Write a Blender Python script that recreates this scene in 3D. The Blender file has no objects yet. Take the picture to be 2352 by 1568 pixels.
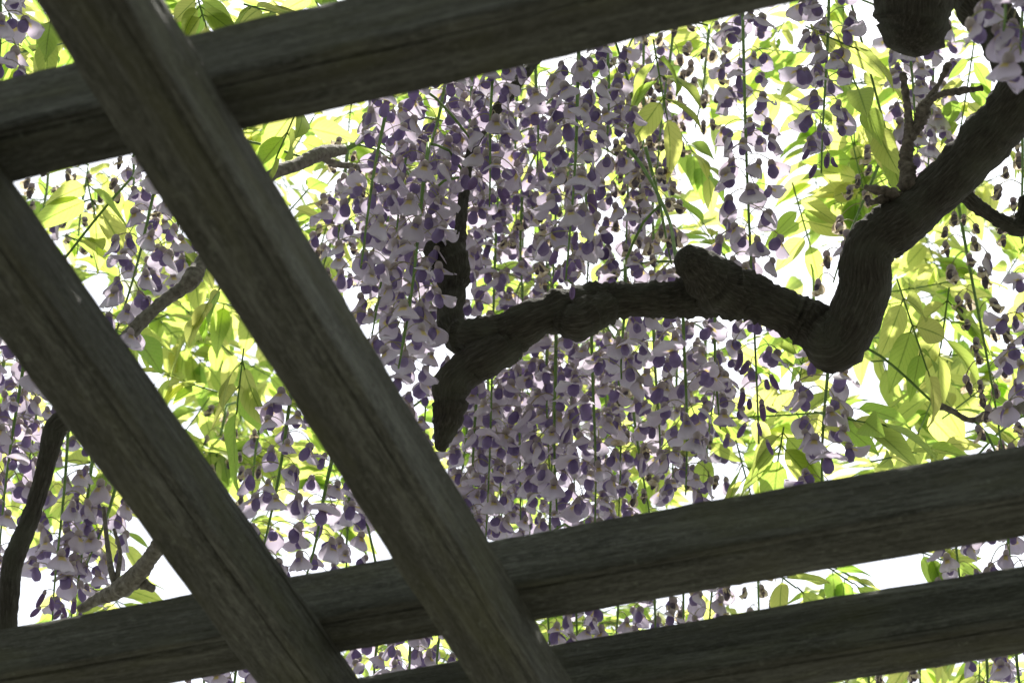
import bpy, math, random
from mathutils import Vector, Matrix, noise
R = math.radians
random.seed(7)
sc = bpy.context.scene
col = sc.collection

# ------------------------------------------------------------------ camera
CAM = Vector((0, 0, 1.55))
FPX, PITCH, ROLL = 4798.7, R(49.78), R(3.04)          # focal length in pixels of a 2352 px wide frame
_F = Vector((0, math.cos(PITCH), math.sin(PITCH))); _R = Vector((1, 0, 0)); _U = _R.cross(_F)
CR = math.cos(ROLL) * _R + math.sin(ROLL) * _U
CU = -math.sin(ROLL) * _R + math.cos(ROLL) * _U
CF = _F
cd = bpy.data.cameras.new('camera'); cam = bpy.data.objects.new('camera', cd); col.objects.link(cam)
cam.matrix_world = Matrix(((CR.x, CU.x, -CF.x, CAM.x), (CR.y, CU.y, -CF.y, CAM.y), (CR.z, CU.z, -CF.z, CAM.z), (0, 0, 0, 1)))
cd.sensor_width = 36; cd.lens = 36 * FPX / 2352; cd.clip_start = .05; cd.clip_end = 500
cd.dof.use_dof = True; cd.dof.focus_distance = 2.25; cd.dof.aperture_fstop = 11
sc.camera = cam

# ------------------------------------------------------------------ light
SUN_EL, SUN_AZ = R(80), R(14)                         # azimuth clockwise from +y: high noon sun, a little beyond the flowers
w = bpy.data.worlds.new('World'); sc.world = w; w.use_nodes = True
nt = w.node_tree; bg = nt.nodes['Background']
sky = nt.nodes.new('ShaderNodeTexSky'); sky.sky_type = 'NISHITA'; sky.sun_disc = False
sky.sun_elevation = SUN_EL; sky.sun_rotation = SUN_AZ; sky.dust_density = 2; sky.air_density = 1.0
hs = nt.nodes.new('ShaderNodeHueSaturation'); hs.inputs['Saturation'].default_value = .3
nt.links.new(sky.outputs[0], hs.inputs['Color']); nt.links.new(hs.outputs[0], bg.inputs['Color'])
bg.inputs['Strength'].default_value = .15
sd = bpy.data.lights.new('sun', 'SUN'); sun = bpy.data.objects.new('sun', sd); col.objects.link(sun)
sd.energy = 5.0; sd.angle = R(.53); sd.color = (1, .95, .87)
sdir = Vector((math.sin(SUN_AZ) * math.cos(SUN_EL), math.cos(SUN_AZ) * math.cos(SUN_EL), math.sin(SUN_EL)))
sun.rotation_euler = (-sdir).to_track_quat('-Z', 'Y').to_euler(); sun.location = (0, 0, 8)
sc.view_settings.view_transform = 'Standard'; sc.view_settings.look = 'None'
sc.view_settings.exposure = 1.35; sc.view_settings.gamma = 1
sc.cycles.use_denoising = True
sc.cycles.max_bounces = 8; sc.cycles.transmission_bounces = 6; sc.cycles.diffuse_bounces = 5

def at(px, py, d):                                    # a pixel of the photograph at depth d along the view axis
    return CAM + d * (CF + (px - 1176) / FPX * CR + (784 - py) / FPX * CU)
def at_y(px, py, y):                                  # the same at forward distance y
    v = CF + (px - 1176) / FPX * CR + (784 - py) / FPX * CU
    return CAM + v * (y / v.y)
def to_px(p):
    v = p - CAM; d = v.dot(CF)
    if d < .05: return None
    return 1176 + FPX * v.dot(CR) / d, 784 - FPX * v.dot(CU) / d, d

# ------------------------------------------------------------------ materials
def newmat(name):
    m = bpy.data.materials.new(name); m.use_nodes = True
    t = m.node_tree; t.nodes.clear()
    return m, t, t.nodes.new('ShaderNodeOutputMaterial')
def N(t, kind, **kw):
    n = t.nodes.new(kind)
    for k, v in kw.items(): setattr(n, k, v)
    return n
def ramp(t, fac, stops):
    r = N(t, 'ShaderNodeValToRGB'); e = r.color_ramp.elements
    while len(e) < len(stops): e.new(.5)
    for el, (p, c) in zip(e, stops): el.position = p; el.color = (*c, 1)
    t.links.new(fac, r.inputs[0]); return r.outputs[0]
def mixc(t, fac, a, b, mode='MIX'):
    m = N(t, 'ShaderNodeMix', data_type='RGBA', blend_type=mode)
    for s, v in ((0, fac), (6, a), (7, b)):
        if hasattr(v, 'links'): t.links.new(v, m.inputs[s])
        else: m.inputs[s].default_value = v if s == 0 else (*v, 1)
    return m.outputs[2]
def math_(t, op, a, b=None, c=None):
    m = N(t, 'ShaderNodeMath', operation=op)
    for s, v in enumerate((a, b, c)):
        if v is None: continue
        if hasattr(v, 'links'): t.links.new(v, m.inputs[s])
        else: m.inputs[s].default_value = v
    return m.outputs[0]
def noise_(t, vec, scale, detail=3, rough=.55):
    n = N(t, 'ShaderNodeTexNoise'); n.inputs['Scale'].default_value = scale
    n.inputs['Detail'].default_value = detail; n.inputs['Roughness'].default_value = rough
    if vec is not None: t.links.new(vec, n.inputs['Vector'])
    return n.outputs['Fac']
def mapped(t, scale):
    tc = N(t, 'ShaderNodeTexCoord'); mp = N(t, 'ShaderNodeMapping'); mp.inputs['Scale'].default_value = scale
    t.links.new(tc.outputs['Object'], mp.inputs['Vector']); return mp.outputs[0]
def thin(name, color_fn, trans_fn, trans=.5, bump=None):
    m, t, out = newmat(name)
    d = N(t, 'ShaderNodeBsdfDiffuse'); tr = N(t, 'ShaderNodeBsdfTranslucent'); mx = N(t, 'ShaderNodeMixShader')
    mx.inputs[0].default_value = trans
    c = color_fn(t); ct = trans_fn(t) if trans_fn else c
    for s, n in ((c, d), (ct, tr)):
        if hasattr(s, 'links'): t.links.new(s, n.inputs['Color'])
        else: n.inputs['Color'].default_value = (*s, 1)
    t.links.new(d.outputs[0], mx.inputs[1]); t.links.new(tr.outputs[0], mx.inputs[2])
    gl = N(t, 'ShaderNodeBsdfGlossy'); gl.inputs['Roughness'].default_value = .45
    m2 = N(t, 'ShaderNodeMixShader'); m2.inputs[0].default_value = .03
    t.links.new(mx.outputs[0], m2.inputs[1]); t.links.new(gl.outputs[0], m2.inputs[2])
    t.links.new(m2.outputs[0], out.inputs[0])
    return m
def solid(name, color_fn, rough=.8, bump_fn=None, bump_d=.001, spec=.25):
    m, t, out = newmat(name)
    p = N(t, 'ShaderNodeBsdfPrincipled'); p.inputs['Roughness'].default_value = rough
    p.inputs['Specular IOR Level'].default_value = spec
    c = color_fn(t)
    if hasattr(c, 'links'): t.links.new(c, p.inputs['Base Color'])
    else: p.inputs['Base Color'].default_value = (*c, 1)
    if bump_fn:
        b = N(t, 'ShaderNodeBump'); b.inputs['Distance'].default_value = bump_d; b.inputs['Strength'].default_value = 1
        t.links.new(bump_fn(t), b.inputs['Height']); t.links.new(b.outputs[0], p.inputs['Normal'])
    t.links.new(p.outputs[0], out.inputs[0]); return m
def rnd(t):
    oi = N(t, 'ShaderNodeObjectInfo'); at_ = N(t, 'ShaderNodeAttribute', attribute_name='tone')
    return math_(t, 'FRACT', math_(t, 'ADD', oi.outputs['Random'], at_.outputs['Fac']))
def uv(t):
    n = N(t, 'ShaderNodeUVMap'); s = N(t, 'ShaderNodeSeparateXYZ'); t.links.new(n.outputs[0], s.inputs[0]); return s.outputs[0], s.outputs[1]

def wood_col(t):
    oi = N(t, 'ShaderNodeObjectInfo')
    v = mapped(t, (1, 1, 1)); add = N(t, 'ShaderNodeVectorMath', operation='ADD'); cx = N(t, 'ShaderNodeCombineXYZ')
    t.links.new(math_(t, 'MULTIPLY', oi.outputs['Random'], 37), cx.inputs[0]); t.links.new(v, add.inputs[0]); t.links.new(cx.outputs[0], add.inputs[1])
    def sc_(s):
        mp = N(t, 'ShaderNodeMapping'); mp.inputs['Scale'].default_value = s; t.links.new(add.outputs[0], mp.inputs['Vector']); return mp.outputs[0]
    grain = noise_(t, sc_((14, 190, 190)), 1, 7, .72)
    broad = noise_(t, sc_((2.2, 42, 42)), 1, 4, .6)
    blot = noise_(t, sc_((7, 26, 26)), 1, 3, .6)
    fine = noise_(t, sc_((110, 480, 480)), 1, 6, .85)
    check = noise_(t, sc_((2.6, 150, 150)), 1, 2, .5)
    c = ramp(t, grain, [(.3, (.025, .025, .021)), (.48, (.07, .07, .06)), (.62, (.135, .136, .12)), (.78, (.24, .245, .22))])
    c = mixc(t, ramp(t, fine, [(.47, (0,)*3), (.66, (.85,)*3)]), c, (.20, .203, .18), 'MIX')
    c = mixc(t, ramp(t, broad, [(.38, (.6,)*3), (.6, (0,)*3)]), c, (.046, .044, .032))
    c = mixc(t, ramp(t, blot, [(.5, (0,)*3), (.72, (.5,)*3)]), c, (.105, .105, .055))
    lich = noise_(t, sc_((70, 70, 70)), 1, 5, .75)
    c = mixc(t, ramp(t, lich, [(.60, (0,)*3), (.70, (.55,)*3)]), c, (.21, .225, .185))
    return mixc(t, ramp(t, check, [(.27, (.7,)*3), (.33, (0,)*3)]), c, (.02, .018, .014))
def wood_bump(t):
    return math_(t, 'ADD', noise_(t, mapped(t, (14, 190, 190)), 1, 7, .72), math_(t, 'MULTIPLY', noise_(t, mapped(t, (40, 600, 600)), 1, 2), .4))
M_WOOD = solid('weathered_wood', wood_col, .85, wood_bump, .0026, .15)
def barkv(t):
    return N(t, 'ShaderNodeAttribute', attribute_name='barkco').outputs['Vector']
def bark_col(t):
    v = mapped(t, (1, 1, 1))
    a = noise_(t, barkv(t), 420, 6, .7); b = noise_(t, v, 28, 4, .6)
    c = ramp(t, a, [(.3, (.03, .027, .022)), (.55, (.07, .064, .053)), (.75, (.15, .147, .126))])
    return mixc(t, ramp(t, b, [(.45, (0,)*3), (.7, (.6,)*3)]), c, (.10, .105, .08))
def bark_bump(t):
    v = mapped(t, (1, 1, 1))
    return math_(t, 'ADD', math_(t, 'MULTIPLY', noise_(t, barkv(t), 380, 6, .7), 1.4), math_(t, 'MULTIPLY', noise_(t, v, 90, 4), .8))
M_BARK = solid('grey_brown_bark', bark_col, .9, bark_bump, .004, .12)
M_TWIG = solid('twig_bark', lambda t: ramp(t, noise_(t, mapped(t, (1, 1, 1)), 170, 4), [(.3, (.10, .09, .075)), (.7, (.27, .255, .22))]), .85, bark_bump, .002, .15)
M_DEAD = solid('dead_brown_twig', lambda t: ramp(t, noise_(t, mapped(t, (1, 1, 1)), 150, 4), [(.3, (.075, .063, .052)), (.7, (.25, .215, .18))]), .85, bark_bump, .002, .15)
M_STEM = solid('green_stalk', lambda t: ramp(t, noise_(t, mapped(t, (1, 1, 1)), 60), [(.3, (.10, .19, .04)), (.7, (.18, .30, .08))]), .6)
M_PED = thin('flower_stalk', lambda t: mixc(t, rnd(t), (.42, .44, .20), (.36, .29, .22)), None, .3)
M_CALYX = thin('calyx', lambda t: mixc(t, rnd(t), (.52, .45, .44), (.46, .39, .44)), None, .35)

def petal_col(lo, hi):
    def f(t):
        u, v = uv(t)
        r = rnd(t)
        c = ramp(t, u, [(0, (.46, .37, .40)), (.2, (.56, .48, .57)), (.6, lo), (1, hi)])
        c = mixc(t, math_(t, 'MULTIPLY', r, .38), c, (.47, .40, .58))
        vein = N(t, 'ShaderNodeTexWave'); vein.inputs['Scale'].default_value = 7; vein.inputs['Distortion'].default_value = 2.5
        cx = N(t, 'ShaderNodeCombineXYZ'); t.links.new(v, cx.inputs[0]); t.links.new(math_(t, 'MULTIPLY', u, .25), cx.inputs[1]); t.links.new(cx.outputs[0], vein.inputs['Vector'])
        c = mixc(t, ramp(t, vein.outputs['Fac'], [(.0, (.25,)*3), (.35, (0,)*3)]), c, (.42, .34, .44))
        # nectar guide: a yellow patch at the throat of the petal
        a = math_(t, 'ABSOLUTE', math_(t, 'SUBTRACT', v, .5)); b = math_(t, 'ABSOLUTE', math_(t, 'SUBTRACT', u, .27))
        spot = math_(t, 'MAXIMUM', math_(t, 'MULTIPLY', a, 6.5), math_(t, 'MULTIPLY', b, 6.0))
        return mixc(t, ramp(t, spot, [(.55, (.85,)*3), (1, (0,)*3)]), c, (.62, .50, .12))
    return f
M_PETAL = thin('lilac_banner_petal', petal_col((.55, .49, .585), (.64, .585, .665)), None, .42)
M_PALE = thin('pale_banner_petal', petal_col((.61, .56, .66), (.70, .67, .73)), None, .45)
M_KEEL = thin('violet_keel_petal', lambda t: mixc(t, rnd(t), (.25, .185, .40), (.36, .28, .52)), None, .35)
M_BUD = thin('purple_bud', lambda t: mixc(t, rnd(t), (.17, .10, .24), (.24, .15, .36)), None, .2)
M_TAN = thin('withered_tan_petal', lambda t: mixc(t, ramp(t, noise_(t, mapped(t, (1, 1, 1)), 260, 4), [(.35, (0,)*3), (.65, (1,)*3)]), (.48, .37, .22), (.72, .66, .54)), None, .45)
M_INK = thin('withered_dark_keel', lambda t: mixc(t, ramp(t, noise_(t, mapped(t, (1, 1, 1)), 200, 3), [(.4, (0,)*3), (.7, (1,)*3)]), (.10, .08, .13), (.30, .25, .25)), None, .3)

def leaf_cols(young, old, scale):
    def f(t):
        u, v = uv(t); r = rnd(t)
        c = mixc(t, r, young, old)
        a = math_(t, 'ABSOLUTE', math_(t, 'SUBTRACT', v, .5))
        mid = ramp(t, a, [(.0, (1,)*3), (.05, (0,)*3)])
        wv = math_(t, 'FRACT', math_(t, 'MULTIPLY', math_(t, 'SUBTRACT', u, math_(t, 'MULTIPLY', a, .55)), 9))
        side = ramp(t, wv, [(.0, (.35,)*3), (.12, (0,)*3), (.9, (0,)*3), (1, (.35,)*3)])
        dk = tuple(x * scale for x in old)
        c = mixc(t, side, c, dk); c = mixc(t, mid, c, dk)
        return mixc(t, ramp(t, noise_(t, mapped(t, (1, 1, 1)), 55, 3), [(.35, (0,)*3), (.75, (.3,)*3)]), c, young)
    return f
M_LEAF = thin('young_leaf', leaf_cols((.105, .14, .02), (.06, .12, .022), .7), leaf_cols((.72, .72, .20), (.30, .54, .06), .45), .62)

M_ROOF = thin('roof_shade_leaf', leaf_cols((.07, .10, .025), (.045, .085, .025), .7), leaf_cols((.17, .22, .06), (.10, .17, .05), .6), .5)  # unseen roof leaves transmit less, to cut the green glow on the timber

# ------------------------------------------------------------------ helpers
def mesh(name, vs, fs, mats, mi=None, uvs=None, smooth=True):
    me = bpy.data.meshes.new(name); me.from_pydata(vs, [], fs)
    for m in mats: me.materials.append(m)
    if mi: me.polygons.foreach_set('material_index', mi)
    if smooth: me.polygons.foreach_set('use_smooth', [True] * len(fs))
    if uvs:
        ul = me.uv_layers.new(name='UVMap')
        flat = [0.0] * (2 * len(me.loops))
        for i, l in enumerate(me.loops): flat[2*i], flat[2*i+1] = uvs[l.vertex_index]
        ul.data.foreach_set('uv', flat)
    me.update(); return me
def obj(name, me, parent=None, M=None):
    o = bpy.data.objects.new(name, me); col.objects.link(o)
    if parent: o.parent = parent
    if M is not None: o.matrix_local = M
    return o
def tag(o, label=None, cat=None, group=None, kind=None):
    if label: o['label'] = label
    if cat: o['category'] = cat
    if group: o['group'] = group
    if kind: o['kind'] = kind
    return o
def empty(name, loc):
    o = bpy.data.objects.new(name, None); col.objects.link(o); o.location = loc; o.empty_display_size = .05; return o
class MB:
    def __init__(s): s.v, s.f, s.m, s.u, s.tone = [], [], [], [], []
    def add(s, vs, fs, mi=0, us=None, tone=None):
        b = len(s.v); s.v += [tuple(v) for v in vs]; s.f += [tuple(i + b for i in f) for f in fs]; s.m += [mi] * len(fs)
        s.u += us if us else [(.5, .5)] * len(vs)
        if tone is not None: s.tone += [tone] * len(vs)
    def mesh(s, name, mats, smooth=True):
        me = mesh(name, s.v, s.f, mats, s.m, s.u, smooth)
        if s.tone: me.attributes.new('tone', 'FLOAT', 'POINT').data.foreach_set('value', s.tone)
        return me
def tube(pts, rs, n=6, cap=True):
    """rings along pts; returns verts, faces"""
    vs, fs = [], []; ref = Vector((.31, .17, .93))
    prev = None
    for i, p in enumerate(pts):
        t = (pts[min(i+1, len(pts)-1)] - pts[max(i-1, 0)]).normalized()
        if prev is None: a = t.cross(ref if abs(t.dot(ref)) < .9 else Vector((1, 0, 0))).normalized()
        else: a = (prev - t * prev.dot(t)).normalized()
        prev = a; b = t.cross(a)
        for k in range(n):
            an = 2 * math.pi * k / n; vs.append(p + rs[i] * (math.cos(an) * a + math.sin(an) * b))
    for i in range(len(pts) - 1):
        for k in range(n):
            k2 = (k + 1) % n; fs.append((i*n+k, i*n+k2, (i+1)*n+k2, (i+1)*n+k))
    if cap: fs += [tuple(range(n))[::-1], tuple(range((len(pts)-1)*n, len(pts)*n))]
    return vs, fs
def spline(P, step):
    """Catmull-Rom through 4D tuples (x, y, z, r)"""
    out = []
    for i in range(len(P) - 1):
        p0, p1, p2, p3 = P[max(i-1, 0)], P[i], P[i+1], P[min(i+2, len(P)-1)]
        L = (Vector(p2[:3]) - Vector(p1[:3])).length; k = max(2, int(L / step))
        for j in range(k):
            t = j / k
            out.append([.5 * ((2*b) + (-a+c)*t + (2*a-5*b+4*c-d)*t*t + (-a+3*b-3*c+d)*t**3) for a, b, c, d in zip(p0, p1, p2, p3)])
    out.append(list(P[-1])); return out
def limb(name, pix, parent, mat, step=.004, n=22, rough=.10, lump=.14, seed=0, origin=None, tip=1.0):
    """a knotty woody limb through (px, py, half-width px, depth)"""
    P = []
    for px, py, r, d in pix:
        p = at(px, py, d); P.append((p.x, p.y, p.z, r * d / FPX))
    S = spline(P, step)
    pts = [Vector(s[:3]) for s in S]; rs = [max(s[3], .0006) for s in S]
    # rounded ends
    for e in (0, -1):
        d = (pts[0] - pts[1]) if e == 0 else (pts[-1] - pts[-2]); d.normalize(); r = rs[e]
        extra = [(pts[e] + d * r * .35 * tip, r * .8), (pts[e] + d * r * .52 * tip, r * .45)]
        if e == 0: pts = [x[0] for x in extra[::-1]] + pts; rs = [x[1] for x in extra[::-1]] + rs
        else: pts += [x[0] for x in extra]; rs += [x[1] for x in extra]
    vs, fs = tube(pts, rs, n)
    o0 = origin or pts[0]; out = []; bco = []; arc = [0]
    for a, b in zip(pts, pts[1:]): arc.append(arc[-1] + (b - a).length)
    for i, v in enumerate(vs):
        c = pts[i // n]; r = rs[i // n]; dr = (v - c)
        q = v * (.5 / max(r, .003)) + Vector((seed * 7.1, seed * 3.3, 0))
        k = 1 + lump * noise.fractal(q * .55, 1, 2, 3) + rough * noise.fractal(q * 2.6, .8, 2, 4)
        an = 2*math.pi*(i % n)/n; bc = Vector((arc[i // n]*.16 + seed, math.cos(an)*r, math.sin(an)*r)); bco += list(bc)
        k += rough * .25 * (noise.ridged_multi_fractal(bc * 150, .9, 2.1, 3, .9, 2) - 1) * .5
        out.append(c + dr * k - o0)
    WOOD.extend(pts[::8])
    me = mesh(name, [tuple(v) for v in out], fs, [mat])
    me.attributes.new('barkco', 'FLOAT_VECTOR', 'POINT').data.foreach_set('vector', bco)
    o = obj(name, me, parent)
    o.location = o0 - (parent.location if parent else Vector())
    return o

# ------------------------------------------------------------------ ground
def ground_col(t):
    v = mapped(t, (1, 1, 1))
    c = ramp(t, noise_(t, v, 60, 5, .7), [(.3, (.08, .08, .068)), (.7, (.155, .155, .135))])
    return mixc(t, ramp(t, noise_(t, v, .8, 4), [(.4, (0,)*3), (.65, (.5,)*3)]), c, (.09, .10, .06))
gv, gf = [], []
for j in range(9):
    for i in range(9): gv.append(((i-4)*15, (j-4)*15, 0))
for j in range(8):
    for i in range(8): gf.append((j*9+i, j*9+i+1, (j+1)*9+i+1, (j+1)*9+i))
tag(obj('ground', mesh('ground', gv, gf, [solid('grey_gravel', ground_col, .95, lambda t: noise_(t, mapped(t, (1, 1, 1)), 90, 5, .7), .01)])), kind='structure')

# ------------------------------------------------------------------ pergola
H = 1.10                                              # underside of the crossbeams above the lens
AZ_A, AZ_B = R(-18.52), R(-115.06)
pergola = tag(empty('pergola', (0, 0, 0)), 'weathered grey timber pergola of crossbeams laid over two diagonal rafters', 'pergola')
def timber(name, az, pos, width, z0, depth, s0, s1, seed, fine=(-1.6, 2.2)):
    """a sawn beam: near lower edge at distance pos from the lens axis, a quirk groove along that edge, worn arrises"""
    u = Vector((math.cos(az), math.sin(az), 0)); nr = Vector((-math.sin(az), math.cos(az), 0))
    sg = 1 if width > 0 else -1; W = abs(width); D_ = depth
    b, g = .0018, .0015
    # cross-section in (y across from the near face, z up), going round from the near lower edge
    prof = [(0, b), (b*.3, b*.3), (b, 0)]
    prof += [(.0062, 0), (.0078, g), (.0094, 0)]                       # groove in the underside
    prof += [(W*f, 0) for f in (.35, .5, .65, .8)] + [(W-b, 0), (W-b*.3, b*.3), (W, b)]
    prof += [(W, D_*.35), (W, D_*.7), (W, D_-b), (W-b, D_), (W*.5, D_), (b, D_), (0, D_-b)]
    prof += [(0, D_*f) for f in (.85, .7, .55, .4, .25, .14)]
    n = len(prof); xs = []; x = s0
    while x < s1:
        xs.append(x); x += .012 if fine[0] < x < fine[1] else .12
    xs.append(s1)
    vs, fs = [], []
    for x in xs:
        for (py, pz) in prof:
            q = Vector((x * 5, py * 90 + seed * 11, pz * 90)); q2 = Vector((x * 26, py * 160 + seed * 5, pz * 160))
            ed = 1.0 if (py < .004 or py > W - .004) and (pz < .004 or pz > D_ - .004) else .45
            dy = .0013 * noise.noise(q) + ed * .0009 * noise.fractal(q2, 1, 2, 3)
            dz = .0013 * noise.noise(q + Vector((0, 40, 9))) + ed * .0009 * noise.fractal(q2 + Vector((9, 50, 0)), 1, 2, 3)
            bow = .004 * math.sin(x * .9 + seed)
            vs.append((x, py + dy, pz + dz + bow * 0))
    for i in range(len(xs) - 1):
        for k in range(n):
            k2 = (k + 1) % n; fs.append((i*n+k, (i+1)*n+k, (i+1)*n+k2, i*n+k2))
    fs += [tuple(range(n)), tuple(range((len(xs)-1)*n, len(xs)*n))[::-1]]
    me = mesh(name, vs, fs, [M_WOOD], smooth=False)
    for p in me.polygons: p.use_smooth = True
    me.set_sharp_from_angle(angle=R(40))
    yax = nr * sg; M = Matrix(((u.x, yax.x, 0, nr.x*pos), (u.y, yax.y, 0, nr.y*pos), (0, 0, 1, CAM.z + z0), (0, 0, 0, 1)))
    if sg < 0: me.flip_normals()
    return obj(name, me, pergola, M)
dB = .04541 * H
for i, (p, wd, dp) in enumerate([(.57009, .03894, .05618), (1.01381, .04003, .04806), (1.13469, .03545, .05093)]):
    timber('crossbeam', AZ_A, p*H, wd*H, H, dp*H, -3.2, 3.4, i + 1)
for i, (p, wd) in enumerate([(-.58716, -.04257), (-.44226, -.04557)]):
    timber('rafter', AZ_B, p*H, wd*H, H - dB, dB + .0015, -2.9, 3.0, i + 6)
def post(x, y, z, h=.045):
    n = 12; vs = []; fs = []
    zs = [-.05 + (z + .05) * k / 10 for k in range(11)]
    for zz in zs:
        for a, b_ in ((-1, -.9), (-.9, -1), (.9, -1), (1, -.9), (1, .9), (.9, 1), (-.9, 1), (-1, .9)):
            vs.append((a*h + .001*noise.noise(Vector((a*9, b_*9, zz*7))), b_*h, zz))
    for i in range(10):
        for k in range(8): fs.append((i*8+k, i*8+(k+1)%8, (i+1)*8+(k+1)%8, (i+1)*8+k))
    fs += [tuple(range(8))[::-1], tuple(range(80, 88))]
    o = obj('post', mesh('post', vs, fs, [M_WOOD], smooth=False), pergola); o.location = (x, y, 0)
uB, nB = Vector((math.cos(AZ_B), math.sin(AZ_B), 0)), Vector((-math.sin(AZ_B), math.cos(AZ_B), 0))
uA, nA = Vector((math.cos(AZ_A), math.sin(AZ_A), 0)), Vector((-math.sin(AZ_A), math.cos(AZ_A), 0))
for s in (-2.75, 2.85):
    timber('bearer', AZ_B + math.pi/2, -s - .03, .06, H - dB - .058, .06, -.95, -.25, 11 + s, (9, 9))
    c = uB * s + nB * (-.54 * H); post(c.x, c.y, CAM.z + H - dB - .056)
timber('bearer', AZ_A + math.pi/2, -3.2, .06, H - .058, .06, .3, 1.6, 15, (9, 9))
for s in (.75, 1.28):
    c = uA * 3.17 + nA * s; post(c.x, c.y, CAM.z + H - .056)

# ------------------------------------------------------------------ blossoms
def prof_w(s):
    if s < .55: return .26 + .74 * math.sin(math.pi/2 * s/.55) ** .85
    return math.sqrt(max(0, 1 - ((s-.55)/.45)**2 * .955))
def add_pedicel(mb, end, rise, r=.00055):
    pts = []
    for i in range(6):
        t = i / 5
        pts.append(Vector((end.x * t, 0, end.z * t * t + rise * math.sin(math.pi * t) )))
    vs, fs = tube(pts, [r * 1.3] + [r] * 4 + [r * 1.5], 4, False); mb.add(vs, fs, 0)
def add_calyx(mb, c, ln, r, mi=1):
    pts = [c + Vector((0, 0, .0012)), c, c - Vector((0, 0, ln*.35)), c - Vector((0, 0, ln*.7)), c - Vector((0, 0, ln))]
    vs, fs = tube(pts, [r*.35, r*.75, r*1.05, r*1.1, r*.85], 7); mb.add(vs, fs, mi)
def add_banner(mb, c, L, W, th0, th1, arch, wav, seed, mi=2, ns=9, nt_=8, skew=0):
    vs, us, fs = [], [], []; p = Vector(c); rg = random.Random(seed); ph = [rg.uniform(0, 6) for _ in range(4)]
    for i in range(ns + 1):
        s = i / ns; th = th0 + (th1 - th0) * s ** 1.3
        if i: p = p + (L / ns) * Vector((math.sin(th), 0, -math.cos(th)))
        nrm = Vector((math.cos(th), 0, math.sin(th))); fw = Vector((math.sin(th), 0, -math.cos(th)))
        wd = W * prof_w(s); ar = max(arch * (1.15 - .45 * s), .05)
        for j in range(nt_ + 1):
            t = 2 * j / nt_ - 1; fi = t * ar
            y = wd * math.sin(fi) / math.sin(min(ar, 1.5)) ; off = -wd * (1 - math.cos(fi)) / math.sin(min(ar, 1.5))
            e = abs(t) ** 1.6 * s + s ** 4 * .6
            wv = wav * e * (math.sin(3.1*t + ph[0]) + .7*math.sin(6*s + 4*t + ph[1]) + .5*math.sin(9*t + ph[2])) + .0011 * s * math.exp(-(t*4)**2) * (1 if ph[3] > 3 else -1)
            back = -L * (.14 * t * t + .09 * math.exp(-(t*5)**2)) * s ** 3
            vs.append(p + Vector((0, 1, 0)) * (y + skew * s * .004) + nrm * (off + wv) + fw * back); us.append((s, .5 + t/2))
    m = nt_ + 1
    for i in range(ns):
        for j in range(nt_): fs.append((i*m+j, i*m+j+1, (i+1)*m+j+1, (i+1)*m+j))
    mb.add(vs, fs, mi, us)
def pod(c, L, r, th0, th1, flat=.8, prof=(.45, .8, 1, 1, .82, .45), n=8):
    pts = [Vector(c)]; k = len(prof)
    for i in range(1, k):
        th = th0 + (th1 - th0) * i / (k-1); pts.append(pts[-1] + L/(k-1) * Vector((math.sin(th), 0, -math.cos(th))))
    vs, fs = tube(pts, [r * q for q in prof], n)
    out = []
    for i, v in enumerate(vs):
        cc = pts[i // n]; d = v - cc; d.y *= flat
        crease = 1 - .25 * math.exp(-(d.y / (r * .3)) ** 2) * (i // n) / k      # the cleft between the two wings
        out.append(cc + d * crease)
    return out, fs
VAR = {'hood': [], 'open': [], 'bud': [], 'wither': [], 'coarse': []}
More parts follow.
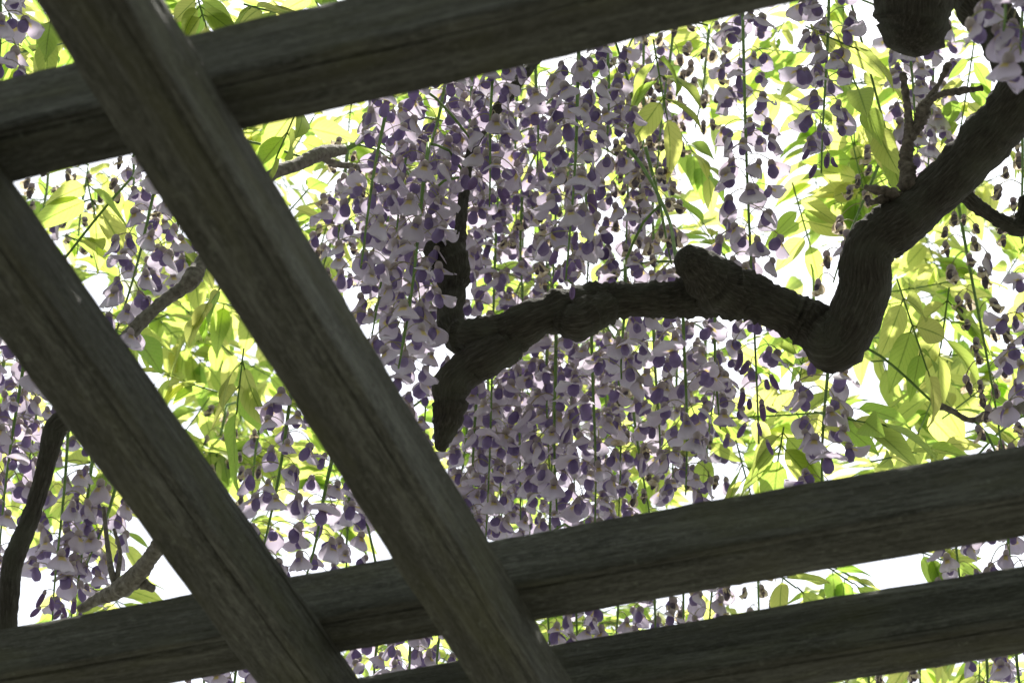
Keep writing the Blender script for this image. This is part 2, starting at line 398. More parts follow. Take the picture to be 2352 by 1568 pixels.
def build_variant(kind, seed):
    rg = random.Random(seed); mb = MB(); kb = MB(); U = rg.uniform
    if kind == 'bud':
        e = Vector((U(.014, .019), 0, U(-.006, .002))); add_pedicel(mb, e, U(.001, .004)); add_calyx(mb, e, .0055, .0028)
        vs, fs = pod(e - Vector((0, 0, .003)), U(.017, .022), U(.0038, .0048), U(-.2, .6), U(.3, 1.3), .85, (.6, .9, 1, 1, .85, .4)); kb.add(vs, fs, 0)
        return mb.mesh('blossom', [M_PED, M_CALYX]), kb.mesh('keel', [M_BUD])
    if kind == 'wither':
        e = Vector((U(.019, .027), 0, U(-.008, .003))); add_pedicel(mb, e, U(.003, .007)); add_calyx(mb, e, U(.006, .008), U(.0034, .0042))
        c = e - Vector((0, 0, .004))
        add_banner(mb, c, U(.013, .018), U(.0055, .0085), U(0, .5), U(.2, 1.3), U(.9, 1.7), U(.0014, .0028), seed, 2)
        if rg.random() < .6: add_banner(mb, c, U(.008, .011), U(.003, .005), U(-.5, -.1), U(-.9, .1), U(.7, 1.5), .002, seed + 5, 2, 6, 5)
        vs, fs = pod(c, U(.013, .017), U(.0036, .0048), U(-.3, .3), U(-.4, .6), .8); kb.add([v + .0008*Vector((noise.noise(v*600), noise.noise(v*600+Vector((9,0,0))), 0)) for v in vs], fs, 0)
        return mb.mesh('blossom', [M_PED, M_CALYX, M_TAN]), kb.mesh('keel', [M_INK])
    e = Vector((U(.021, .031), 0, U(-.009, .003))); add_pedicel(mb, e, U(.003, .008)); add_calyx(mb, e, U(.0065, .008), U(.0036, .0044))
    c = e - Vector((0, 0, .0036))
    if kind == 'hood':
        a0 = U(.1, .6); add_banner(mb, c, U(.0215, .0265), U(.0112, .0142), a0, a0 + U(-1.0, .4), U(.8, 1.4), U(.0006, .0017), seed, 2, skew=U(-1, 1))
        th = U(-.65, -.1)
    else:
        a0 = U(.5, .9); add_banner(mb, c, U(.022, .026), U(.0125, .015), a0, a0 + U(.9, 1.7), U(.35, .6), U(.0004, .001), seed, 2, skew=U(-1, 1))
        th = U(-.3, .25)
    vs, fs = pod(c, U(.0150, .0185), U(.0050, .0062), th, th + U(-.2, .5), U(.8, 1.05), (.4, .62, .9, 1.05, 1.0, .62)); kb.add(vs, fs, 0)
    return mb.mesh('blossom', [M_PED, M_CALYX, M_PALE if seed % 3 == 0 else M_PETAL]), kb.mesh('keel', [M_KEEL])
for k, n in (('hood', 26), ('open', 10), ('bud', 8), ('wither', 14)):
    for i in range(n): VAR[k].append(build_variant(k, 100 * len(k) + 17 * i + ord(k[0])))

TOPS, WOOD = [], []
def raceme(tx, ty, bx, by, d, kind, label, group=None, dens=1.0, size=1.0, bend=0.0):
    """one hanging flower cluster: stalk from pixel (tx,ty) down to (bx,by); d = depth of its lower end"""
    rg = random.Random(int(tx * 7 + by * 13))
    pb = at(bx, by, d); pt = at_y(tx, ty, pb.y)
    L = (pt - pb).length
    root = tag(empty('wisteria_raceme', pt), label, 'flower cluster', group)
    # stalk, slightly wavering
    npt = max(8, int(L / .02)); pts = []; side = Vector((1, 0, 0)); ph = rg.uniform(0, 6)
    for i in range(npt + 1):
        t = i / npt
        pts.append((pb - pt) * t + side * (bend * L * math.sin(math.pi * t) + .003 * math.sin(5 * t + ph) * t) + Vector((0, .003 * math.cos(4 * t + ph) * t, 0)))
    r0 = .0025 if kind != 'bud' else .0014
    vs, fs = tube(pts, [r0 * (1 - .62 * i / npt) for i in range(npt + 1)], 6)
    obj('stem', mesh('stem', [tuple(v) for v in vs], fs, [M_STEM]), root)
    s = .012; az = rg.uniform(0, 6.28); step = .0112 / dens
    while s < L:
        t = s / L; x = t * npt; i = min(int(x), npt - 1); p = pts[i].lerp(pts[i+1], x - i)
        u = rg.random()
        if kind == 'wither': v = 'wither' if u < .9 else 'hood'
        elif kind == 'mixed': v = 'wither' if u < .5 - .35*t else ('open' if u > .95 else 'hood')
        elif kind == 'budtip': v = 'bud' if t > .86 or (t > .6 and u < .4*(t-.5)) else ('open' if u > .86 else 'hood')
        else: v = 'open' if u > .86 else 'hood'
        bm, km = rg.choice(VAR[v])
        k = size * rg.uniform(.86, 1.22) * (1 - .12 * max(0, (t - .75) * 4)) * (.8 if v == 'bud' and t > .9 else 1)
        M = Matrix.Translation(p) @ Matrix.Rotation(rg.uniform(.15, .6), 4, 'X') @ Matrix.Rotation(az + rg.uniform(-.35, .35), 4, 'Z') @ Matrix.Rotation(rg.uniform(-.28, .22), 4, 'Y') @ Matrix.Rotation(rg.uniform(-.3, .3), 4, 'X') @ Matrix.Diagonal((k, k * rg.uniform(.8, 1.12), k * rg.uniform(.85, 1.08), 1))
        b = obj('blossom', bm, root, M); obj('keel', km, b)
        az += 2.39996; s += step * rg.uniform(.7, 1.3)
    TOPS.append(pt)
    return root

CUR = 'dense lilac wisteria raceme in the flower curtain behind the crooked limb'
CURG = 'racemes of the dense flower curtain'
UP = 'lilac wisteria raceme in the flower curtain above the crooked limb'
UPG = 'racemes above the crooked limb'
STR = 'lilac raceme glimpsed in the slot between the two close crossbeams'
STRG = 'racemes in the slot between crossbeams'
LOW = 'lilac raceme glimpsed below the lowest crossbeam'
LOWG = 'racemes below the lowest crossbeam'
LFT = 'violet raceme beside the smooth dark limb at the left rafter'
LFTG = 'racemes beside the smooth dark limb'
WGAP = 'small withered tan raceme under the upper crossbeam between the rafters'
WGAPG = 'withered racemes between the rafters'
LIST = [
 (385,320,268,770,2.25,'fresh','pale lilac raceme hanging between the rafters in front of a bare grey branch',None),
 (905,165,822,610,2.05,'fresh','lilac raceme with bare stalk at the left border of the flower curtain',None),
 (1030,150,975,420,2.3,'fresh',UP,UPG),
 (985,330,918,850,2.0,'fresh','long pale raceme hanging in front of the forked end of the crooked limb',None),
 (1140,60,1118,470,2.2,'budtip',UP,UPG),
 (1332,60,1306,650,1.98,'budtip','raceme with drooping purple buds at its tip just over the crooked limb',None),
 (1149,330,1112,1245,2.35,'fresh','longest dense raceme passing behind the crooked limb beside its fork',None),
 (1085,330,1050,640,2.5,'fresh',UP,UPG), (955,420,850,730,2.35,'fresh',UP,UPG),
 (1230,120,1235,430,2.45,'fresh',UP,UPG), (1392,40,1400,350,2.3,'fresh',UP,UPG), (1440,120,1440,650,2.5,'mixed',UP,UPG),
 (1275,300,1275,700,2.55,'wither','withered raceme deep inside the flower curtain above the crooked limb',None),
 (1200,420,1195,700,2.6,'mixed',UP,UPG), (1345,380,1350,680,2.5,'fresh',UP,UPG),
 (1257,600,1259,1075,2.45,'fresh',CUR,CURG), (1277,760,1275,1215,2.3,'fresh',CUR,CURG), (1358,660,1366,1220,2.25,'fresh',CUR,CURG),
 (1436,600,1431,870,2.2,'fresh','short lilac raceme ending just below the middle of the crooked limb',None),
 (1567,600,1577,1140,2.2,'fresh','straight open raceme with dark stalk below the stubby knob of the limb',None),
 (1440,820,1492,1210,2.55,'wither','tan withered raceme hanging among fresh ones below the crooked limb',None),
 (1200,640,1190,1200,2.5,'fresh',CUR,CURG), (1100,830,1078,1250,2.4,'fresh',CUR,CURG), (1500,680,1512,1040,2.4,'fresh',CUR,CURG),
 (1310,700,1318,1190,2.6,'fresh',CUR,CURG), (1420,760,1425,1200,2.6,'fresh',CUR,CURG), (1150,800,1150,1235,2.6,'fresh',CUR,CURG),
 (965,470,905,985,2.08,'fresh','pale raceme squeezed between the long rafter and the drooping stub of the limb',None), (905,360,858,780,2.3,'fresh',UP,UPG), (1005,620,968,1010,2.55,'fresh',UP,UPG), (800,330,770,640,2.5,'mixed',UP,UPG),
 (940,230,915,560,2.25,'fresh',UP,UPG), (1085,130,1070,500,2.35,'fresh',UP,UPG), (1480,60,1470,480,2.6,'mixed',UP,UPG), (1500,420,1500,700,2.65,'mixed',UP,UPG), (1555,760,1548,1130,2.7,'mixed',CUR,CURG), (1620,760,1625,1120,2.75,'mixed',CUR,CURG),
 (1120,840,1135,1240,2.75,'fresh',CUR,CURG), (1230,700,1222,1230,2.7,'fresh',CUR,CURG), (1385,700,1395,1205,2.75,'fresh',CUR,CURG), (1080,880,1055,1200,2.65,'fresh',CUR,CURG),
 (900,330,880,640,2.7,'mixed',UP,UPG), (1010,380,985,720,2.7,'fresh',UP,UPG), (1120,240,1110,640,2.75,'mixed',UP,UPG), (1300,200,1310,620,2.8,'mixed',UP,UPG), (1190,160,1180,520,2.7,'fresh',UP,UPG),
 (1640,640,1650,980,2.35,'fresh','lilac raceme below the stubby knob beside a long bud-tipped one',None),
 (1703,-70,1737,1015,2.05,'budtip','very long lilac raceme ending in buds, hanging against white sky past the limb',None),
 (1906,-160,1892,400,2.15,'budtip','lilac raceme thinning to a few dark buds beside the sawn-off stub',None),
 (2040,320,1914,645,2.4,'wither','withered tan raceme arching down left of the limb elbow',None),
 (2190,400,2302,1040,2.3,'wither','long withered tan raceme in the white gap right of the elbow',None),
 (2362,600,2366,1010,2.2,'fresh','pale fresh raceme beside the long withered one right of the elbow',None),
 (1908,760,1882,1170,2.15,'fresh','lilac raceme hanging directly below the elbow of the crooked limb',None),
 (1478,320,1548,610,2.35,'wither','withered brown raceme hanging down to the stubby knob of the limb',None),
 (1550,40,1505,430,2.55,'wither','withered brown raceme under the end of the upper crossbeam',None),
 (1630,60,1600,300,2.7,'wither','sparse withered raceme behind the very long bud-tipped raceme',None),
 (832,390,733,625,2.6,'wither','withered raceme hugging the long rafter beside the flower curtain',None),
 (674,870,603,1310,2.15,'fresh','white and violet raceme in the triangle between the rafters above the lower crossbeam',None),
 (764,1050,698,1345,2.2,'fresh','lilac raceme with thick green stalk beside the long rafter above the lower crossbeam',None),
 (800,1080,800,1310,2.5,'fresh','faint lilac raceme half hidden behind the long rafter',None),
 (520,930,488,1120,2.9,'wither','small withered raceme among sunlit leaves in the triangle between the rafters',None),
 (600,960,570,1160,2.7,'wither','withered raceme behind the white and violet one between the rafters',None),
 (75,690,-8,1290,2.15,'fresh',LFT,LFTG), (20,760,-50,1240,2.25,'fresh',LFT,LFTG), (160,930,125,1425,2.4,'budtip',LFT,LFTG),
 (212,1060,163,1430,2.45,'budtip',LFT,LFTG), (275,1090,205,1300,2.5,'fresh',LFT,LFTG), (110,760,60,1080,2.5,'fresh',LFT,LFTG),
 (2300,-160,2305,75,1.6,'fresh','big near raceme with open white blossoms beside the sawn-off stub',None),
 (2345,-150,2352,130,1.62,'fresh','big near raceme overlapping the thick dark trunk in the corner',None),
 (2078,40,2112,330,2.5,'fresh','lilac raceme under the sawn-off stub behind broken dead twigs',None),
 (2145,60,2135,430,2.6,'fresh','lilac raceme behind the broken twig standing on the limb',None),
 (2345,230,2352,560,2.35,'wither','withered dark raceme beside the thin side branch under the thick limb',None),
 (2,-150,-8,240,2.0,'fresh','pale raceme beside the upper crossbeam outside the rafters',None),
 (112,370,98,530,2.8,'wither',WGAP,WGAPG), (205,380,172,580,2.9,'wither',WGAP,WGAPG), (312,330,300,450,2.6,'wither',WGAP,WGAPG), (420,470,385,640,2.6,'mixed',WGAP.replace('small withered tan','half withered lilac'),None),
 (1262,1230,1258,1510,2.35,'fresh',STR,STRG), (1330,1230,1322,1520,2.4,'fresh',STR,STRG), (1420,1230,1415,1520,2.45,'fresh',STR,STRG), (1505,1250,1500,1500,2.5,'fresh',STR,STRG),
 (1640,1230,1632,1480,2.6,'mixed',STR,STRG), (1570,1230,1565,1480,2.55,'mixed',STR,STRG), (1745,1230,1740,1470,2.75,'wither','withered raceme glimpsed in the slot between the two close crossbeams',None),
 (2190,1120,2205,1370,2.5,'fresh',STR,STRG), (2308,1080,2328,1370,2.2,'fresh',STR,STRG),
 (880,1380,852,1620,2.4,'fresh',STR,STRG), (952,1380,930,1620,2.35,'fresh',STR,STRG), (1015,1360,1003,1600,2.45,'fresh',STR,STRG),
 (560,1440,530,1640,2.3,'fresh',LOW,LOWG), (480,1450,455,1640,2.4,'fresh',LOW,LOWG),
 (2330,1400,2345,1650,2.25,'fresh',LOW,LOWG), (2260,1420,2270,1650,2.35,'fresh',LOW,LOWG), (2110,1430,2120,1650,2.7,'wither','withered raceme glimpsed below the lowest crossbeam',None), (1990,1430,2000,1650,2.6,'mixed',LOW,LOWG),
]
def place(a):
    # look-alikes of the curtain are told apart by the piece of the limb they hang at
    a = list(a); x = a[2]
    if a[6] == CUR:
        w_ = ('behind the drooping stub of the crooked limb' if x < 1170 else 'below the round knot of the crooked limb' if x < 1340 else 'below the limb between its knot and stubby knob' if x < 1500 else 'below the stubby knob of the crooked limb')
        a[6] = ('half withered' if a[5] == 'mixed' else 'dense lilac') + ' raceme hanging ' + w_; a[7] = 'racemes ' + w_
    elif a[6] == UP:
        w_ = ('between the long rafter and the forked limb' if x < 1000 else 'above the fork of the crooked limb' if x < 1180 else 'above the round knot of the limb' if x < 1370 else 'above the limb next to its stubby knob')
        a[6] = ('half withered' if a[5] == 'mixed' else 'lilac') + ' raceme hanging ' + w_; a[7] = 'racemes ' + w_
    elif a[6] == STR:
        w_ = ('left of where the long rafter crosses' if x < 1100 else 'near the long rafter' if x < 1530 else 'far beyond the rafters')
        w_ = {'left of where the long rafter crosses': 'in the slot between close crossbeams and between both rafters', 'near the long rafter': 'in the slot between close crossbeams, right beside the long rafter', 'far beyond the rafters': 'in the slot between close crossbeams, well away from both rafters'}[w_]
        a[6] = ('half withered' if a[5] == 'mixed' else 'lilac') + ' raceme ' + w_; a[7] = 'racemes ' + w_
    return a
for a in map(place, LIST):
    raceme(*a, dens=.8 if a[5] == 'wither' else 1.0)

# ------------------------------------------------------------------ woody vines
vine = tag(empty('wisteria_vine', at(2420, 130, 2.1)), 'old wisteria with dark crooked zigzag limb and sunlit yellow-green leaves', 'vine')
limb('crooked_limb', [(2460,100,64,2.05),(2352,215,64,2.08),(2237,354,60,2.1),(2110,480,59,2.1),(1997,572,62,2.1),(1981,677,63,2.1),(1925,785,60,2.1),(1855,742,54,2.12),
    (1770,700,50,2.12),(1665,668,62,2.12),(1545,688,44,2.12),(1440,690,41,2.12),(1345,700,48,2.12),(1245,728,46,2.1),(1165,762,45,2.1),(1095,772,42,2.1),(1052,768,34,2.11)],
    vine, M_BARK, .0026, 40, .09, .17, 1)
limb('drooping_stub', [(1190,775,40,2.1),(1130,812,46,2.09),(1075,845,45,2.09),(1038,888,45,2.09),(1034,930,38,2.09),(1026,975,32,2.09),(1012,1030,13,2.09)], vine, M_BARK, .0026, 32, .10, .22, 17)
limb('stubby_knob', [(1700,690,52,2.12),(1645,655,62,2.1),(1605,618,48,2.08),(1578,594,36,2.07)], vine, M_BARK, .003, 24, .12, .16, 2)
limb('knot', [(1395,705,38,2.11),(1350,722,46,2.10),(1318,738,42,2.09),(1285,735,30,2.09)], vine, M_BARK, .003, 20, .12, .2, 3)
limb('elbow_knot', [(1935,750,58,2.1),(1920,790,58,2.1),(1908,828,40,2.1),(1904,846,22,2.1)], vine, M_BARK, .003, 22, .1, .12, 8)
limb('forked_limb', [(1075,785,38,2.11),(1040,758,34,2.13),(1033,705,29,2.16),(1042,640,36,2.19),(1025,590,44,2.2),(985,570,20,2.2)], vine, M_BARK, .0035, 24, .14, .16, 4)
limb('forked_limb', [(1035,620,30,2.2),(1055,560,16,2.24),(1062,480,13,2.3),(1090,330,12,2.4),(1190,190,13,2.5),(1250,110,12,2.6)], vine, M_BARK, .004, 14, .12, .16, 5)
limb('trunk', [(2180,-120,60,2.25),(2230,-20,58,2.22),(2300,80,52,2.18),(2330,160,44,2.15),(2400,230,40,2.15)], vine, M_BARK, .004, 26, .1, .13, 6)
limb('side_branch', [(2190,420,22,2.12),(2240,470,17,2.14),(2300,508,17,2.16),(2345,520,24,2.17),(2380,470,40,2.18)], vine, M_BARK, .003, 16, .14, .2, 7)
limb('dead_twig', [(2088,430,22,2.1),(2082,370,16,2.12),(2088,290,11,2.14),(2080,215,8,2.16),(2074,172,9,2.17)], vine, M_DEAD, .002, 14, .28, .28, 9)
limb('dead_twig', [(2092,320,9,2.13),(2110,290,13,2.14),(2120,255,17,2.15),(2130,232,9,2.16),(2155,195,6,2.18),(2178,150,9,2.2)], vine, M_DEAD, .002, 14, .32, .35, 10)
limb('dead_twig', [(2112,270,8,2.14),(2150,222,7,2.16),(2205,210,9,2.17),(2232,206,6,2.18),(2255,203,7,2.18)], vine, M_DEAD, .002, 12, .35, .35, 11)
limb('dead_twig', [(2065,460,22,2.1),(2040,440,12,2.09),(2012,436,12,2.08),(1988,430,7,2.08)], vine, M_DEAD, .003, 10, .25, .3, 12)
limb('dead_twig', [(2045,455,14,2.1),(2020,460,9,2.09),(2000,466,7,2.08)], vine, M_DEAD, .003, 10, .25, .3, 13)
limb('thin_twig', [(2152,930,9,2.4),(2185,942,7,2.4),(2230,965,7,2.4),(2280,950,13,2.42),(2352,935,15,2.45),(2400,925,15,2.5)], vine, M_TWIG, .003, 10, .2, .25, 14)
limb('thin_twig', [(1600,690,4,2.14),(1556,600,5,2.2),(1535,500,4,2.3),(1480,390,4,2.4),(1440,340,5,2.45)], vine, M_STEM, .004, 8, .05, .05, 15)

stub = limb('sawn_off_limb', [(2150,-160,92,1.95),(2110,-60,90,1.95),(2100,10,90,1.95),(2094,60,84,1.95),(2082,92,68,1.95),(2074,112,46,1.95)], None, M_BARK, .003, 44, .11, .15, 21, tip=.35)
tag(stub, 'thick dark sawn-off wisteria limb end with rough bark hanging beside the trunk', 'limb')

vine2 = tag(empty('wisteria_vine', at(10, 1640, 1.95)), 'slender wisteria with smooth dark limb, thin grey branch and leaves by the rafters', 'vine')
limb('smooth_limb', [(10,1640,24,1.95),(14,1500,23,1.97),(18,1400,24,1.98),(30,1290,25,2.0),(66,1200,22,2.02),(95,1110,21,2.04),(110,1050,22,2.05),(125,990,27,2.06),(150,960,24,2.06)], vine2, M_BARK, .003, 22, .05, .08, 31)
limb('smooth_limb', [(140,985,18,2.06),(170,950,18,2.08),(200,900,14,2.12),(255,815,13,2.2),(300,765,16,2.25),(360,705,15,2.28),(418,662,17,2.3),(440,642,22,2.3),(470,590,15,2.34),(540,480,15,2.42),(620,402,16,2.5),(680,380,15,2.55),(740,352,17,2.6),(790,345,11,2.65)], vine2, M_TWIG, .004, 16, .10, .14, 32)
limb('thin_twig', [(735,355,9,2.6),(765,375,8,2.62),(840,385,7,2.68),(930,400,6,2.75)], vine2, M_TWIG, .004, 10, .1, .1, 33)
limb('thin_twig', [(800,340,6,2.6),(880,300,6,2.62),(960,270,5,2.7)], vine2, M_STEM, .004, 8, .05, .05, 36)
limb('smooth_limb', [(185,1398,10,2.25),(225,1375,14,2.24),(270,1355,22,2.22),(310,1325,22,2.2),(345,1280,19,2.18),(385,1225,18,2.16),(440,1150,18,2.14)], vine2, M_TWIG, .003, 16, .12, .18, 34)
limb('thin_twig', [(270,1350,9,2.22),(258,1320,8,2.22),(248,1260,6,2.24),(238,1165,5,2.26)], vine2, M_TWIG, .003, 8, .1, .1, 35)
limb('thin_twig', [(268,1330,7,2.22),(276,1270,5,2.23),(262,1215,4,2.24)], vine2, M_TWIG, .003, 8, .1, .1, 37)
limb('smooth_limb', [(330,1340,14,2.2),(352,1352,9,2.2)], vine2, M_TWIG, .003, 10, .2, .2, 38)
# shoots the racemes hang from
def cane(pts3, parent, r=.0035, mat=None):
    P = [(p.x, p.y, p.z, r) for p in pts3]; S = spline(P, .02)
    vs, fs = tube([Vector(s[:3]) for s in S], [s[3] for s in S], 7)
    o = obj('cane', mesh('cane', [tuple(v - pts3[0]) for v in vs], fs, [mat or M_TWIG]), parent); o.location = pts3[0] - parent.location
for i, p in enumerate(TOPS):
    q = min([x for x in TOPS[:i]] + WOOD, key=lambda x: (x - p).length + (.06 if x.z < p.z else 0))
    if .01 < (q - p).length < .30:
        m = (p + q) / 2 + Vector((0, 0, .02)); cane([p, m, q], vine if p.x > 0 else vine2, .0016, M_STEM)

# ------------------------------------------------------------------ leaves
def leaflet_mesh(seed, coarse=False):
    rg = random.Random(seed); L = 1.0; W = rg.uniform(.19, .24); fold = rg.uniform(.10, .4); droop = rg.uniform(.1, .6); wv = rg.uniform(.01, .03); tw = rg.uniform(-.5, .5)
    ns, m = (5, 2) if coarse else (10, 4); vs, us, fs = [], [], []
    for i in range(ns + 1):
        s = i / ns; wd = W * (math.sin(math.pi * s ** .72) ** .8) * (1 - .25 * s) if 0 < s < 1 else .004
        if s > .8 and s < 1: wd *= .8
        x = s * math.cos(droop * s); z = -s * math.sin(droop * s) * .6
        for j in range(m + 1):
            t = 2 * j / m - 1; a = tw * s
            y = t * wd; zz = abs(t) * wd * fold + wv * math.sin(9*s + 3*t + seed) * abs(t)
            vs.append((x, y * math.cos(a) - zz * math.sin(a), z + y * math.sin(a) + zz * math.cos(a))); us.append((s, .5 + t/2))
    k = m + 1
    for i in range(ns):
        for j in range(m): fs.append((i*k+j, i*k+j+1, (i+1)*k+j+1, (i+1)*k+j))
    # petiolule
    if not coarse:
        b = len(vs)
        for x in (-.10, .02):
            for q in range(3): vs.append((x, .012*math.cos(q*2.1), .012*math.sin(q*2.1))); us.append((.5, .5))
        for q in range(3): fs.append((b+q, b+(q+1)%3, b+3+(q+1)%3, b+3+q))
    return vs, us, fs
LV = [leaflet_mesh(i) for i in range(10)]; LC = [leaflet_mesh(50 + i, True) for i in range(6)]
LM = [mesh('leaflet', v, f, [M_LEAF], None, u) for v, u, f in LV]
LEAVES = []      # (parent rachis spec, [leaflet matrices], size)
def frame(x, n):
    x = x.normalized(); y = n.cross(x).normalized(); z = x.cross(y)
    return Matrix(((x.x, y.x, z.x, 0), (x.y, y.y, z.y, 0), (x.z, y.z, z.z, 0), (0, 0, 0, 1)))
def compound(base, tip, nrm, pairs, ln, rg, term=True):
    """a pinnate leaf: rachis base->tip sagging, leaflets in pairs"""
    ax = tip - base; Lr = ax.length; sag = Lr * rg.uniform(.02, .12); pts = []
    for i in range(7):
        t = i / 6; pts.append(base + ax * t + Vector((0, 0, -sag * math.sin(math.pi * t * .5) + sag * t)))
    xa = ax.normalized(); ya = nrm.cross(xa).normalized(); mats = []
    for i in range(pairs):
        t = .22 + .72 * i / max(1, pairs - .4) + rg.uniform(-.02, .02); p = base + ax * min(t, 1)
        k = ln * (1 - .25 * abs(t - .55)) * rg.uniform(.8, 1.12)
        for sgn in (-1, 1):
            if rg.random() < .06: continue
            a = rg.uniform(.75, 1.2)
            d = xa * math.cos(a) + ya * sgn * math.sin(a) + Vector((0, 0, -rg.uniform(0, .55)))
            n2 = (nrm + Vector((rg.gauss(0, .32), rg.gauss(0, .32), rg.gauss(0, .25)))).normalized()
            mats.append(Matrix.Translation(p + d.normalized() * k * .1) @ frame(d, n2) @ Matrix.Scale(k, 4))
    if term: mats.append(Matrix.Translation(tip + xa * ln * .1) @ frame(xa + Vector((0, 0, -.3)), nrm) @ Matrix.Scale(ln * 1.05, 4))
    return pts, mats
rg = random.Random(11)
def leafpx(bx, by, tx, ty, d0, d1, pairs, ln, rg):
    base, tip = at(bx, by, d0), at(tx, ty, d1)
    n = (Vector((0, -.35, .75)) + Vector((rg.gauss(0, .3), rg.gauss(0, .3), rg.gauss(0, .15)))).normalized()
    LEAVES.append((*compound(base, tip, n, pairs, ln, rg), (d0 + d1) / 2, (bx + tx) / 2, (by + ty) / 2))
# leaves that can be recognised one by one
HAND = [(1870,945,2020,975,2.3,2.25,3,.085),(1660,960,1960,940,2.5,2.5,4,.07),(2060,640,2130,850,2.45,2.4,3,.075),(2180,660,2160,800,2.5,2.5,3,.075),
 (2000,830,2330,800,2.7,2.7,4,.06),(1850,60,1960,110,2.4,2.35,2,.08),(1950,160,2030,330,2.5,2.5,3,.075),(1500,90,1530,260,2.5,2.5,3,.08),
 (700,210,640,350,2.45,2.4,2,.09),(120,20,110,120,2.3,2.3,2,.085),(520,640,450,740,2.6,2.6,3,.07),(560,800,545,930,2.5,2.5,2,.095),
 (1700,640,1620,520,2.8,2.8,4,.06),(1820,420,1860,560,2.7,2.8,4,.065),(2240,80,2200,330,2.7,2.7,4,.06),(450,-20,470,50,2.3,2.3,3,.06),(560,10,640,30,2.3,2.35,3,.06),
 (1800,980,1790,1040,2.4,2.4,2,.085),(1690,1010,1720,1120,2.6,2.6,3,.075),(2000,1060,2200,1010,2.5,2.55,4,.065),(500,900,380,860,2.7,2.7,4,.06),
 (1790,1320,1830,1350,2.5,2.5,1,.09),(1900,1300,1960,1340,2.6,2.6,2,.07),(2100,1260,2180,1290,2.7,2.7,3,.06),(1960,1350,1880,1360,2.8,2.8,3,.06),(640,560,760,480,2.9,2.9,3,.08),(1560,300,1640,420,2.9,2.9,4,.07),(2300,330,2352,380,2.8,2.8,3,.06),(20,30,60,170,2.5,2.5,3,.07),(200,410,215,480,2.5,2.55,2,.085),(150,540,200,560,2.6,2.6,2,.08)]
for h in HAND: leafpx(*h, rg)
BOX = [((0,0,170,190),3,2.8),((390,-20,760,70),4,2.8),((100,390,430,780),8,3.0),((320,640,660,1010),13,3.1),((560,290,830,640),6,2.9),((820,140,1550,700),13,3.2),((1050,760,1600,1150),10,3.3),
 ((1480,60,2000,660),12,3.0),((1960,80,2352,420),6,3.0),((1600,760,1960,1150),9,2.9),((1990,640,2352,1060),12,2.9),((2080,420,2352,640),2,3.0),((60,1000,340,1420),5,3.0),((480,980,900,1300),7,3.1),
 ((1250,1400,2352,1480),9,3.1),((400,1470,1050,1568),4,3.1),((1900,1500,2352,1568),4,3.0)]
for (x0, y0, x1, y1), n, d in BOX:
    for i in range(n):
        bx, by = rg.uniform(x0, x1), rg.uniform(y0, y1); a = rg.uniform(0, 6.28); l = rg.uniform(120, 240); dd = d + rg.uniform(-.25, .55)
        leafpx(bx - .5*l*math.cos(a), by - .5*l*math.sin(a), bx + .5*l*math.cos(a), by + .5*l*math.sin(a), dd, dd + rg.uniform(-.15, .15), rg.choice((3, 4, 4, 5)), rg.uniform(.062, .092), rg)
# the sunlit leaf layers farther behind
BACK = [((0,-20,200,200),6),((380,-20,800,80),6),((60,380,460,800),11),((300,620,680,1010),12),((540,270,840,660),12),((800,100,1560,720),34),((1000,720,1620,1200),26),
 ((1460,0,2010,680),12),((1950,60,2380,430),9),((1580,740,1980,1160),10),((1980,650,2380,1080),13),((2060,420,2380,660),5),((40,980,360,1440),9),((460,960,920,1320),14),
 ((1230,1370,2380,1490),18),((400,1450,1060,1590),9),((1880,1490,2380,1590),9),((-40,760,120,1300),8)]
for (x0, y0, x1, y1), n in BACK:
    for i in range(n):
        bx, by = rg.uniform(x0, x1), rg.uniform(y0, y1); a = rg.uniform(0, 6.28); l = rg.uniform(100, 200); dd = rg.uniform(3.3, 4.6)
        leafpx(bx - .5*l*math.cos(a), by - .5*l*math.sin(a), bx + .5*l*math.cos(a), by + .5*l*math.sin(a), dd, dd + rg.uniform(-.15, .15), rg.choice((3, 4, 4, 5)), rg.uniform(.065, .095), rg)
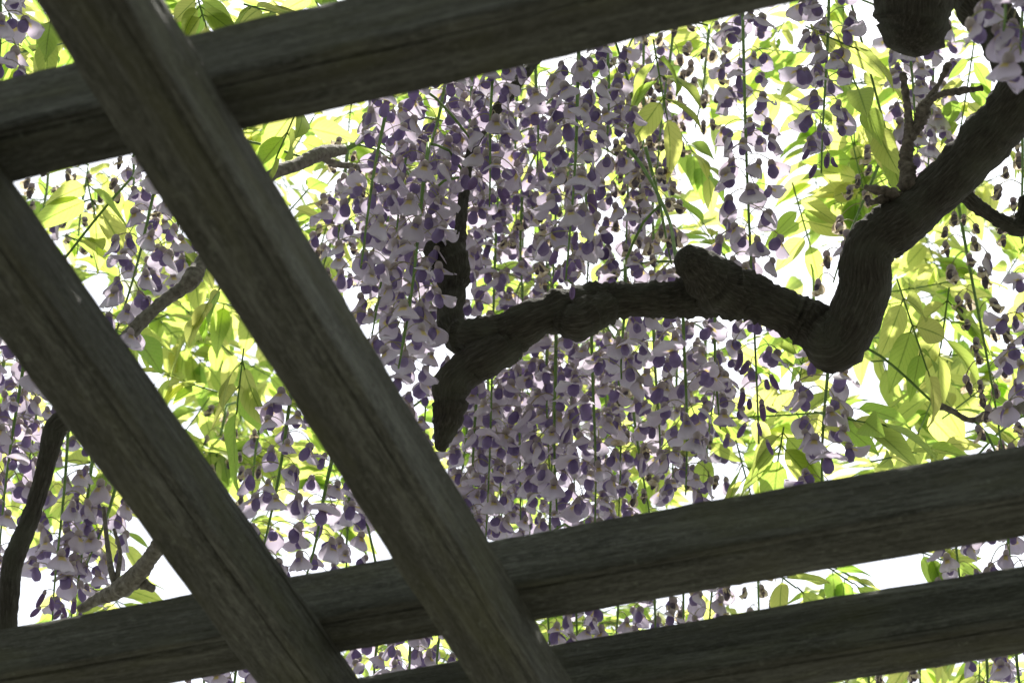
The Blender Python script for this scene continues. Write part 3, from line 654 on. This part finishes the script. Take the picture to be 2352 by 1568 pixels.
# split: the largest 300 leaflets of each vine are parts, the others one mass
for par, sel in ((vine2, lambda x: x < 1000), (vine, lambda x: x >= 1000)):
    mine = sorted([l for l in LEAVES if sel(l[3])], key=lambda l: l[2]); cnt = 0; rest = MB()
    for pts, mats, d, mx, my in mine:
        vs, fs = tube(pts, [.0011] * len(pts), 5)
        if cnt + len(mats) <= 300:
            r = obj('compound_leaf', mesh('rachis', [tuple(v - pts[0]) for v in vs], fs, [M_STEM]), par); r.location = pts[0] - par.location
            for M in mats: obj('leaflet', rg.choice(LM), r, Matrix.Translation(-pts[0]) @ M)
            cnt += len(mats)
        else:
            rest.add([v - par.location for v in vs], fs, 1, None, 0)
            for M in mats:
                v, u, f = rg.choice(LV); rest.add([(M @ Vector(q)) - par.location for q in v], f, 0, u, rg.random())
    if rest.v: tag(obj('foliage', rest.mesh('foliage', [M_LEAF, M_STEM]), par), kind='stuff')
# the leafy roof overhead, outside the photograph, that shades the flowers and the timber
roof = MB(); Vl = vine.location
for k in range(6350):
    p = Vector((rg.uniform(-5.5, 5.5), rg.uniform(-7.0, 1.9), CAM.z + rg.uniform(2.5, 3.3)))
    if k >= 5600:                                     # unseen skirts of foliage, added at the far sides to block low sky light
        e = rg.choice((0, 0, 1, 2)); z = CAM.z + rg.uniform(-1.2, 2.5)
        p = Vector((rg.uniform(-5.6, 5.6), rg.uniform(-7.2, -6.7), z)) if e == 0 else Vector((rg.uniform(5.3, 5.8) * (1 if e == 1 else -1), rg.uniform(-7, 1), z))
    a = rg.uniform(0, 6.28); dr = Vector((math.cos(a), math.sin(a), rg.uniform(-.4, .1))) * rg.uniform(.16, .26)
    ok = True
    for t in (-.5, 0, .5, 1, 1.5):
        q = to_px(p + dr * t)
        if q and -100 < q[0] < 2452 and -160 < q[1] < 1600: ok = False
    if not ok: continue
    pts, mats = compound(p, p + dr, Vector((rg.gauss(0, .25), rg.gauss(0, .25), 1)).normalized(), 4, rg.uniform(.10, .13) if p.y > -.8 and abs(p.x) < 2.6 else rg.uniform(.17, .22), rg)
    vs, fs = tube(pts[::3], [.0014] * 3, 3); roof.add([v - Vl for v in vs], fs, 1, None, 0)
    for M in mats:
        v, u, f = rg.choice(LC); roof.add([(M @ Vector(x)) - Vl for x in v], f, 0, u, rg.random())
tag(obj('foliage', roof.mesh('foliage', [M_ROOF, M_STEM]), vine), kind='stuff')
